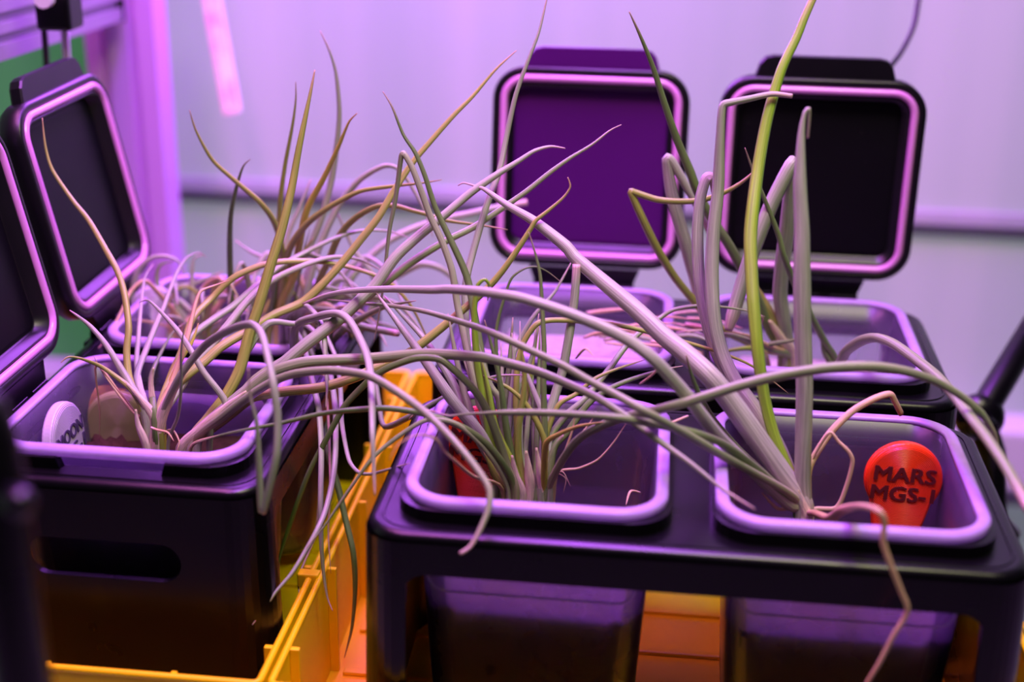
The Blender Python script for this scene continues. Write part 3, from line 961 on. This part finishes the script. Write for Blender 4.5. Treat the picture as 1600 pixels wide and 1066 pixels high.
leaf('B1', 'l', 14, (.98, 1.02, 1.02), [(500, 515), (535, 490), (572, 468), (600, 442), (621, 429), (657, 413), (687, 419), (712, 440), (724, 472)])
leaf('B1', 'l', 13, (.85, .80, .72, .70), [(460, 515), (500, 494), (528, 490), (545, 500), (560, 525), (575, 562), (581, 607), (582, 675), (584, 731), (586, 775)], prof=HANG)
leaf('B1', 'l', 10, (.90, .82, .80), [(440, 505), (460, 482), (478, 478), (496, 495), (506, 521), (509, 574), (511, 607), (509, 638)], prof=HANG)
leaf('B1', 'l', 10, (.90, .80, .76, .75), [(450, 510), (470, 530), (480, 560), (489, 600), (498, 640), (502, 700), (501, 780), (502, 848), (506, 900), (512, 936), (520, 955)], prof=HANG)
leaf('B1', 'l', 10, (.90, .80, .74, .70), [(470, 510), (500, 530), (515, 580), (524, 640), (524, 712), (518, 760), (508, 800), (494, 832), (476, 864), (456, 896), (432, 924), (412, 952), (394, 977)], prof=HANG)
leaf('B1', 'd', 11, (.92, .84, .80, .79), [(470, 520), (490, 560), (502, 620), (512, 705), (528, 760), (540, 812), (552, 864), (555, 920), (550, 980), (538, 1028)], prof=HANG)
leaf('B1', 'p', 4, (.90, .80, .77), [(500, 560), (512, 640), (516, 760), (513, 830), (517, 897)], prof=HANG)
leaf('B1', 'p', 3.5, (.90, .80, .76), [(500, 760), (494, 830), (475, 880), (466, 905), (470, 950)], root=False, prof=HANG, name='dry_leaf')
leaf('B1', 'l', 8, (.90, .80, .74), [(500, 520), (525, 560), (532, 610), (534, 660), (545, 718), (560, 738), (580, 741), (603, 735), (640, 724)], prof=HANG)
leaf('B1', 'l', 9, (.92, .84, .80), [(520, 510), (560, 525), (578, 560), (586, 592), (592, 630), (601, 667), (639, 652), (669, 636), (710, 613), (747, 599), (776, 588), (817, 586)], prof=HANG)
leaf('B1', 'l', 12, (.97, .90), [(470, 505), (500, 480), (560, 508), (598, 517), (621, 521)], prof=BROKEN, name='broken_leaf')
leaf('B1', 'l', 10, (.97, .99), [(440, 500), (447, 380), (467, 327), (486, 280)])
leaf('B1', 'l', 10, (.97, .98, .96), [(470, 500), (493, 403), (513, 353), (532, 317), (562, 281), (598, 260), (621, 263), (641, 288), (664, 331), (676, 370)])
leaf('B1', 'l', 9, (.97, .99), [(560, 520), (590, 460), (578, 422), (555, 393), (532, 344), (513, 308)])
leaf('B1', 'l', 10, (.98, 1.02, 1.04), [(500, 510), (560, 420), (610, 375), (660, 352), (700, 341), (742, 332), (784, 323), (824, 316)], prof=BROKEN)
leaf('B1', 'l', 9, (.98, 1.01), [(450, 500), (440, 430), (417, 406), (391, 393), (367, 375)])
leaf('B1', 'd', 4, (.97, .95), [(455, 500), (467, 439), (476, 386), (485, 357)])
leaf('B1', 'g', 11, (.97, .90, .85), [(480, 530), (507, 544), (530, 521), (560, 500), (600, 480), (650, 470)])
leaf('B1', 'o', 9, (.97, .95), [(420, 520), (440, 470), (455, 430), (470, 400), (490, 372)])
leaf('B1', 'd', 9, (.97, .95), [(410, 525), (424, 480), (432, 440), (436, 400)])
rg = random.Random(11)
for k in range(22):
    x0 = rg.uniform(390, 500); y0 = rg.uniform(500, 535)
    dx = rg.uniform(60, 210) * (1 if rg.random() < .8 else -.6); up = rg.uniform(20, 110); dn = rg.uniform(-10, 60)
    leaf('B1', rg.choice('llggolp'), rg.uniform(7, 12), (.98, rg.uniform(.93, 1.0), rg.uniform(.90, 1.0)),
         [(x0, y0), (x0 + dx * .25, y0 - up * .7), (x0 + dx * .5, y0 - up), (x0 + dx * .8, y0 - up * .75 + dn * .2), (x0 + dx, y0 - up * .3 + dn)])
# --- B2
leaf('B2', 'l', 10, (.99, .99), [(212, 530), (205, 492), (207, 455), (216, 423), (235, 404), (257, 400), (278, 408), (288, 430)])
leaf('B2', 'l', 9, (.99, 1.0), [(310, 500), (302, 470), (300, 430), (303, 405), (318, 398)])
leaf('B2', 'l', 9, (.99, 1.0), [(300, 515), (265, 455), (302, 444), (338, 429), (349, 424)])
leaf('B2', 'p', 7, (.98, .95, .90), [(290, 515), (230, 440), (205, 455), (191, 485), (169, 526), (146, 553)])
leaf('B2', 'p', 4, (.98, .92), [(270, 515), (200, 500), (180, 520), (178, 545), (186, 552)])
leaf('B2', 'g', 8, (.99, .99), [(300, 520), (262, 470), (245, 440), (250, 415), (272, 408)])
leaf('B2', 'p', 8, (.98, .97), [(310, 520), (340, 480), (360, 450), (395, 425), (420, 415)])
leaf('B2', 'l', 9, (.99, 1.0), [(320, 515), (280, 470), (225, 445), (180, 455), (155, 480)])
for k in range(12):
    x0 = rg.uniform(250, 350)
    dx = rg.uniform(-90, 120); up = rg.uniform(25, 90)
    leaf('B2', rg.choice('lpglo'), rg.uniform(6, 10), (.98, rg.uniform(.95, 1.02), rg.uniform(.93, 1.02)),
         [(x0, 520), (x0 + dx * .3, 520 - up * .8), (x0 + dx * .65, 520 - up), (x0 + dx, 520 - up * .55)])

# --- C1 clump
leaf('C1', 'g', 10, (.78, .83, .86, .86), [(790, 760), (768, 690), (740, 590), (722, 510), (714, 472), (706, 422), (690, 376), (673, 340), (660, 304), (644, 262), (631, 240), (627, 244), (618, 311), (608, 363), (600, 436), (593, 488), (584, 535)])
leaf('C1', 'd', 11, (.78, .84, .87), [(792, 760), (768, 640), (748, 530), (733, 446), (723, 416), (703, 373), (680, 324), (664, 275), (649, 239), (630, 210), (613, 168), (598, 143)])
leaf('C1', 'l', 11, (.78, .85, .90, .92), [(790, 760), (755, 650), (730, 540), (727, 460), (731, 425), (746, 369), (763, 313), (780, 268), (791, 215), (806, 148), (825, 95), (842, 50), (854, 0), (859, -20)])
leaf('C1', 'd', 10, (.775, .76, .74), [(803, 765), (789, 729), (762, 695), (729, 671), (685, 653), (644, 643), (600, 638), (549, 641), (500, 647), (436, 662), (387, 671), (345, 680), (300, 694)])
leaf('C1', 'd', 10, (.775, .79, .78), [(806, 765), (793, 729), (779, 688), (762, 644), (742, 611), (708, 577), (685, 561), (650, 560), (611, 573), (588, 586), (567, 604), (537, 637), (508, 690), (484, 736), (464, 788), (444, 848), (430, 896), (422, 930)], prof=((0, .9), (.2, 1.1), (.5, .9), (.85, .7), (1, .15)))
leaf('C1', 'g', 8, (.775, .76, .73), [(794, 765), (760, 705), (715, 664), (669, 656), (627, 679), (582, 716), (537, 778), (507, 822), (478, 858)])
leaf('C1', 'l', 18, (.78, .80, .84), [(794, 765), (765, 708), (747, 675), (710, 630), (676, 581), (642, 532), (609, 487), (588, 458)])
leaf('C1', 'l', 13, (.785, .82, .86), [(790, 762), (750, 690), (721, 626), (702, 589), (665, 532), (627, 491), (600, 462)])
leaf('C1', 'g', 12, (.79, .83), [(792, 765), (760, 690), (742, 662), (733, 637), (722, 600), (712, 555), (700, 490)])
leaf('C1', 'gg', 13, (.785, .80, .81), [(800, 765), (782, 720), (767, 681), (759, 637), (747, 575), (742, 525), (741, 484), (746, 447), (757, 437), (764, 446), (762, 470)])
leaf('C1', 'g', 12, (.78, .82), [(800, 765), (790, 710), (780, 626), (765, 600), (748, 545), (735, 500)])
leaf('C1', 'l', 10, (.79, .82), [(806, 765), (789, 703), (794, 675), (799, 619), (803, 570), (800, 520)])
leaf('C1', 'l', 9, (.79, .81, .83), [(812, 765), (799, 694), (803, 647), (810, 609), (822, 584), (835, 540), (842, 490)])
leaf('C1', 'o', 11, (.785, .80), [(818, 768), (810, 712), (810, 666), (818, 619), (819, 575), (812, 530)])
leaf('C1', 'd', 10, (.785, .80), [(810, 768), (800, 715), (790, 660), (782, 600), (768, 540), (757, 500)])
leaf('C1', 'gg', 11, (.78, .80), [(812, 768), (798, 720), (775, 670), (764, 610), (752, 560)])
leaf('C1', 'p', 6, (.775, .70, .68), [(785, 765), (740, 745), (711, 721), (695, 706), (682, 687), (664, 680), (645, 682), (622, 695), (608, 719)])
leaf('C1', 'o', 8, (.785, .83, .85), [(814, 765), (806, 640), (809, 569), (819, 534), (837, 508), (856, 501), (894, 501), (969, 509), (1044, 527), (1122, 550), (1175, 572), (1232, 615)])
leaf('C1', 'd', 6, (.79, .83), [(800, 765), (780, 600), (775, 520), (790, 459), (800, 434), (819, 420), (837, 417), (856, 425), (878, 442)])
leaf('C1', 'l', 10, (.79, .86, .9), [(800, 765), (790, 640), (800, 560), (830, 500), (856, 469), (869, 453), (892, 411)])
leaf('C1', 's', 17, .785, [(828, 772), (826, 735), (822, 705)], prof=STALK, name='stalk')
leaf('C1', 's', 15, .785, [(800, 772), (790, 745), (778, 720)], prof=STALK, name='stalk')
leaf('C1', 's', 15, .78, [(815, 772), (806, 745), (800, 712)], prof=STALK, name='stalk')
leaf('C1', 'o', 14, .778, [(790, 772), (772, 740), (757, 706)], prof=STALK, name='stalk')
rg = random.Random(5)
for k in range(10):
    x0 = rg.uniform(775, 840); x1 = x0 + rg.uniform(-90, 60)
    leaf('C1', rg.choice('gdlog'), rg.uniform(8, 12), (.785, .81, .84),
         [(x0, 768), (x0 + (x1 - x0) * .3, 690), (x0 + (x1 - x0) * .7, 600), (x1, rg.uniform(470, 560))])
# --- C2
leaf('C2', 'd', 9, (.785, .80, .82), [(850, 765), (851, 681), (850, 634), (849, 587), (850, 541), (847, 478), (844, 431), (836, 395), (826, 362)])
leaf('C2', 'l', 13, (.785, .82, .84), [(846, 765), (850, 690), (858, 650), (869, 612), (880, 575), (890, 519), (898, 462), (901, 413)], prof=BROKEN)
leaf('C2', 'g', 9, (.785, .82, .88, .9), [(852, 765), (858, 690), (884, 650), (909, 628), (931, 603), (953, 575), (978, 541), (1003, 517), (1031, 497), (1053, 484), (1090, 478), (1131, 480), (1169, 486), (1195, 495)])
leaf('C2', 'o', 8, (.785, .82), [(852, 765), (852, 690), (872, 634), (900, 616), (931, 591), (966, 576), (1008, 562)])
leaf('C2', 'd', 10, (.785, .83), [(856, 765), (866, 700), (887, 675), (919, 631), (950, 609), (981, 595), (1028, 580), (1067, 572)])
leaf('C2', 'y', 10, (.785, .76), [(850, 768), (853, 694), (875, 678), (906, 666), (947, 659)])
leaf('C2', 'o', 10, (.785, .80), [(852, 765), (851, 690), (837, 656), (819, 628), (794, 606), (762, 590), (745, 586)])
leaf('C2', 'l', 13, (.785, .82), [(858, 765), (856, 690), (847, 645), (838, 622), (825, 588), (815, 560)])
leaf('C2', 'g', 15, (.785, .79), [(854, 770), (857, 735), (866, 700), (880, 680)], prof=STALK, name='stalk')
leaf('C2', 's', 14, .785, [(848, 772), (843, 735), (838, 700)], prof=STALK, name='stalk')
leaf('C2', 'p', 4.5, (.785, .78), [(870, 742), (905, 732), (935, 718), (960, 690), (978, 662)], name='dry_leaf')
leaf('C2', 'p', 6, (.785, .79), [(864, 750), (878, 720), (900, 690), (930, 650)], name='dry_leaf')
leaf('C2', 'p', 5, (.785, .79), [(866, 755), (885, 700), (895, 670), (900, 640)], name='dry_leaf')
leaf('C2', 'p', 3, (.785, .775), [(868, 745), (880, 738), (892, 762)], name='dry_leaf')
leaf('C2', 'p', 3, (.785, .775), [(866, 742), (884, 748), (880, 770)], name='dry_leaf')

# --- D1
leaf('D1', 'l', 29, (.78, .79, .84, .88), [(1256, 795), (1249, 776), (1229, 749), (1195, 702), (1144, 631), (1110, 589), (1075, 556), (1037, 525), (997, 487), (950, 447), (900, 404), (883, 384), (835, 346), (793, 321), (757, 296), (746, 292), (725, 286), (716, 290)],
     prof=((0, .7), (.1, .9), (.3, 1), (.6, .78), (.8, .52), (.93, .26), (.96, .12), (1, .06)))
leaf('D1', 'gg', 16, (.78, .80, .86, .9), [(1252, 795), (1242, 756), (1212, 688), (1195, 625), (1185, 556), (1178, 484), (1174, 420), (1173, 360), (1184, 266), (1199, 184), (1221, 109), (1244, 60), (1258, 25), (1276, -15)],
     prof=((0, .9), (.3, .95), (.6, 1.1), (.8, .9), (1, .6)))
leaf('D1', 'l', 23, (.78, .79, .81), [(1256, 795), (1254, 749), (1256, 661), (1257, 602), (1254, 501), (1253, 400), (1253, 360), (1250, 285), (1252, 210), (1257, 178), (1264, 170), (1264, 190), (1262, 216)],
     prof=((0, .8), (.2, .95), (.6, 1), (.8, .72), (.88, .42), (.92, .24), (1, .14)))
leaf('D1', 'l', 18, (.78, .74, .76, .86), [(1252, 795), (1235, 790), (1195, 752), (1130, 690), (1093, 645), (1069, 613), (1025, 565), (990, 537), (950, 515), (887, 489), (819, 467), (760, 457), (700, 452), (677, 453), (604, 452), (545, 455), (506, 462), (473, 475)],
     prof=((0, .9), (.15, 1.1), (.4, .95), (.7, .7), (.9, .45), (1, .15)))
leaf('D1', 'g', 13, (.78, .72, .76, .88), [(1250, 795), (1235, 772), (1178, 739), (1127, 711), (1075, 680), (1012, 645), (966, 619), (919, 594), (881, 572), (841, 553), (787, 528), (747, 512), (669, 488), (612, 478), (564, 474), (511, 468)])
leaf('D1', 'g', 12, (.78, .72, .74), [(1248, 795), (1232, 778), (1190, 738), (1137, 698), (1100, 681), (1053, 669), (1012, 661), (966, 653), (903, 648), (841, 645), (778, 645), (730, 647), (702, 650), (678, 643), (667, 641)],
     prof=((0, .8), (.2, 1), (.6, 1), (.84, .8), (.88, .35), (1, .2)))
leaf('D1', 'l', 19, (.78, .83, .86, .87), [(1250, 795), (1220, 705), (1182, 642), (1150, 598), (1128, 552), (1116, 500), (1112, 430), (1115, 362), (1122, 295), (1125, 220), (1129, 166), (1143, 160), (1172, 154), (1206, 147), (1238, 150)],
     prof=((0, .8), (.3, 1), (.6, .95), (.75, .8), (.82, .6), (1, .3)))
leaf('D1', 'p', 10, (.78, .82), [(1262, 790), (1262, 745), (1268, 722), (1296, 678), (1330, 644), (1364, 624), (1390, 616), (1398, 627), (1408, 647)], prof=BROKEN, name='dry_leaf')
leaf('D1', 'p', 7, (.78, .79), [(1262, 802), (1306, 794), (1323, 759), (1332, 722), (1326, 706), (1310, 690), (1296, 676), (1276, 706), (1266, 730)], name='dry_leaf')
leaf('D1', 'p', 15, (.78, .652, .648, .648, .648), [(1262, 805), (1296, 810), (1316, 797), (1343, 791), (1372, 798), (1382, 815), (1380, 847), (1391, 881), (1408, 924), (1418, 955), (1397, 992), (1374, 1036), (1352, 1072)],
     prof=((0, .6), (.2, .9), (.4, 1.05), (.55, .7), (.8, .6), (1, .5)), name='dry_leaf')
leaf('D1', 's', 24, .778, [(1260, 806), (1254, 785), (1246, 765)], prof=STALK, name='stalk')
leaf('D1', 'd', 13, (.78, .80, .78), [(1246, 795), (1200, 748), (1150, 700), (1110, 650), (1085, 600), (1072, 555)])
leaf('D1', 'p', 7, (.78, .77), [(1244, 800), (1215, 795), (1190, 770)], name='dry_leaf')
leaf('D1', 'l', 16, (.79, .85, .88), [(1246, 790), (1200, 690), (1150, 610), (1118, 548), (1101, 490), (1092, 430), (1090, 362), (1094, 312), (1104, 278), (1114, 280), (1118, 300)],
     prof=((0, .7), (.4, 1), (.8, .95), (1, .8)))
# --- C1 leaf arching right over the MARS container
leaf('C2', 'g', 15, (.785, .74, .75, .76), [(856, 765), (900, 690), (960, 657), (1025, 641), (1075, 628), (1161, 601), (1229, 585), (1296, 575), (1364, 573), (1414, 580), (1458, 594), (1499, 617), (1532, 644), (1553, 678), (1559, 705)],
     prof=((0, .6), (.3, .9), (.7, 1.05), (.9, .7), (1, .35)))
# --- E1
leaf('E1', 'g', 17, (.96, .86, .74, .68), [(1300, 585), (1313, 567), (1323, 548), (1347, 532), (1370, 528), (1397, 538), (1431, 562), (1465, 589), (1489, 616), (1515, 650), (1540, 682), (1575, 735), (1610, 800)], prof=((0, .5), (.2, .9), (.5, 1), (1, .8)))
leaf('E1', 'd', 14, (.97, .94, .92), [(1222, 555), (1205, 520), (1185, 472), (1159, 420), (1139, 383), (1108, 335), (1088, 295), (1078, 267), (1058, 219), (1037, 158), (1020, 104), (1000, 55), (983, 18)])
leaf('E1', 'l', 17, (.97, .95, .95), [(1190, 550), (1110, 500), (1085, 430), (1071, 380), (1058, 335), (1049, 300), (1042, 248), (1052, 256), (1078, 302), (1100, 345), (1112, 372)], prof=((0, .6), (.3, 1), (.65, 1), (.8, .7), (1, .4)))
leaf('E1', 'o', 11, (.97, .93, .92), [(1195, 555), (1120, 510), (1085, 471), (1054, 433), (1027, 389), (1004, 342), (986, 300), (992, 301), (1027, 312), (1061, 315), (1095, 313), (1129, 302), (1156, 287), (1176, 271)], prof=((0, .7), (.2, 1), (.6, 1), (.9, .7), (1, .3)))
leaf('E1', 'd', 10, (.97, .93, .92), [(1306, 570), (1289, 535), (1269, 498), (1242, 444), (1224, 398), (1217, 369), (1196, 315), (1176, 265), (1164, 231)])
leaf('E1', 'l', 22, (.97, .95, .93, .91), [(1230, 552), (1225, 505), (1219, 462), (1222, 417), (1231, 349), (1238, 290), (1240, 254), (1212, 305), (1190, 356), (1169, 413), (1150, 475), (1138, 517)], prof=((0, .8), (.3, .9), (.5, .95), (.8, 1), (.97, .9), (1, .5)))
leaf('E1', 's', 20, (.97, .96), [(1242, 562), (1222, 530), (1202, 501)], prof=STALK, name='stalk')
leaf('E1', 'o', 16, (.97, .96), [(1232, 560), (1212, 510), (1190, 465), (1165, 425)], prof=STALK)
leaf('E1', 'g', 12, (.97, .93), [(1240, 562), (1200, 545), (1150, 525), (1120, 520)])
leaf('E1', 'g', 10, (.97, .93), [(1230, 560), (1200, 540), (1240, 532), (1268, 524)])
leaf('E1', 'd', 12, (.97, .96), [(1298, 575), (1288, 550), (1283, 530)], prof=STALK)
leaf('E1', 'gg', 10, (.97, .94), [(1230, 560), (1180, 545), (1140, 548), (1110, 560)])
leaf('E1', 'p', 8, (.97, .93), [(1238, 562), (1200, 540), (1170, 525), (1140, 518)], name='dry_leaf')
leaf('E1', 'p', 5, (.97, .92), [(1236, 562), (1190, 548), (1185, 515), (1192, 497), (1170, 488)], name='dry_leaf')
# --- F1 straw
rg = random.Random(21)
for k in range(26):
    x0 = rg.uniform(900, 1080); y0 = rg.uniform(488, 538); ln = rg.uniform(40, 130); sl = rg.uniform(-.15, .28)
    Yc = .99 - (y0 - 488) / 50 * .05
    leaf('F1', rg.choice('pppsl'), rg.uniform(4, 9), (Yc, Yc - .01), [(x0, y0), (x0 + ln * .5, y0 + ln * .5 * sl - rg.uniform(0, 8)), (x0 + ln, y0 + ln * sl)],
         root=False, name='straw')
# fine roots and stray dry shreds around the front clump
for k, pts in enumerate([[(1000, 770), (985, 768), (978, 790)], [(1075, 650), (1050, 660), (1020, 668)], [(900, 560), (915, 545), (930, 560)],
                         [(1000, 600), (1020, 585), (1040, 560)], [(640, 655), (660, 640), (680, 645)]]):
    leaf('C2', 'p', 4, (.79, .77), pts, root=False, name='dry_leaf')

# pebbles and dark crumb
for k, (x, y, s_, lb) in enumerate([(205, 722, 1.2, 'largest pale pebble behind the front notch of the left container'),
                                    (221, 726, .8, 'pale pebble just right of the largest one in the left container'),
                                    (170, 720, .7, 'small pale pebble second from the left in the container notch'),
                                    (186, 727, .6, 'tiny pale pebble just left of the largest one in the left container'),
                                    (150, 724, .6, 'leftmost tiny pale pebble in the notch of the left container')]):
    p = at(x, y, .737)
    o = link('pebble', pme, None, p); o.scale = (s_, s_, s_ * .8); o.rotation_euler = (k, k * 2, k)
    tag(o, lb, 'pebble', 'pebbles in the left container')
bm = bmesh.new(); bmesh.ops.create_icosphere(bm, subdivisions=3, radius=.013)
for v in bm.verts: v.co *= 1 + rnd.uniform(-.22, .22); v.co.z *= .7
pc = at(1385, 556, .985)
tag(obj('soil_clod', bm, 'soil', None, False, (pc.x, pc.y, .146)), 'dark maroon clod of soil in the back right container', 'soil clod')

# ------------------------------------------------------------------ black arm at right, cable, foreground stand
kn = at(1530, 652, 1.06)
t = thing('support_arm', 'black jointed support arm at the right edge', 'arm', (kn.x + .012, kn.y, -.004))
kl = kn - Vector((kn.x + .012, kn.y, -.004))
bm = bmesh.new(); bmesh.ops.create_uvsphere(bm, u_segments=20, v_segments=12, radius=.020)
for v in bm.verts: v.co.y *= .7; v.co += kl
obj('knuckle', bm, 'black', t, True)
e = at(1640, 470, 1.10) - t.location
bm = bmesh.new(); tube(bm, [kl, kl + (e - kl) * .12, kl + (e - kl) * .14, e], [.0135, .0135, .0115, .0105], 14); obj('upper_arm', bm, 'black', t, True)
bm = bmesh.new(); tube(bm, [kl, kl + Vector((.014, 0, -.03)), Vector((.012, 0, .012)), Vector((.012, 0, .002))], [.012, .011, .010, .022], 14); obj('lower_arm', bm, 'black', t, True)
bm = bmesh.new(); tube(bm, [kl + Vector((0, -.012, 0)), kl + Vector((0, -.026, 0))], [.011, .009], 12); obj('joint_knob', bm, 'black', t, True)

pts = [at(1450, -60, 1.26), at(1436, -5, 1.24), at(1428, 40, 1.22), at(1408, 82, 1.2), at(1380, 118, 1.16), at(1352, 160, 1.15), at(1330, 260, 1.15)]
t = thing('hanging_cable', 'thin black cable dropping behind the black open lid', 'cable', pts[-1])
bm = bmesh.new(); tube(bm, [p - pts[-1] for p in catmull(pts, 4)], .0022, 8); obj('cable', bm, 'cable', t, True)
bm = bmesh.new(); tube(bm, [(0, 0, 0), (0, 0, -.03)], .005, 10); obj('plug', bm, 'cable', t, True)

b0 = at(4, 1200, .46); b1 = at(10, 560, .46)
t = thing('foreground_pole', 'blurred black pole with knob at the left edge in front', 'pole', (b0.x - .006, b0.y, -.03))
o_ = t.location.copy()
bm = bmesh.new(); tube(bm, [Vector((b1.x - .010, b1.y, z)) - o_ for z in (-.03, .20, .30, .325, .338, .344)], [.0115, .0115, .0115, .010, .007, .002], 18)
obj('pole', bm, 'black', t, True)
kb = at(14, 780, .45)
bm = bmesh.new(); tube(bm, [kb - o_, kb - o_ + Vector((.008, -.004, 0)), kb - o_ + Vector((.010, -.005, 0))], [.006, .006, .003], 12)
obj('knob', bm, 'lid', t, True)
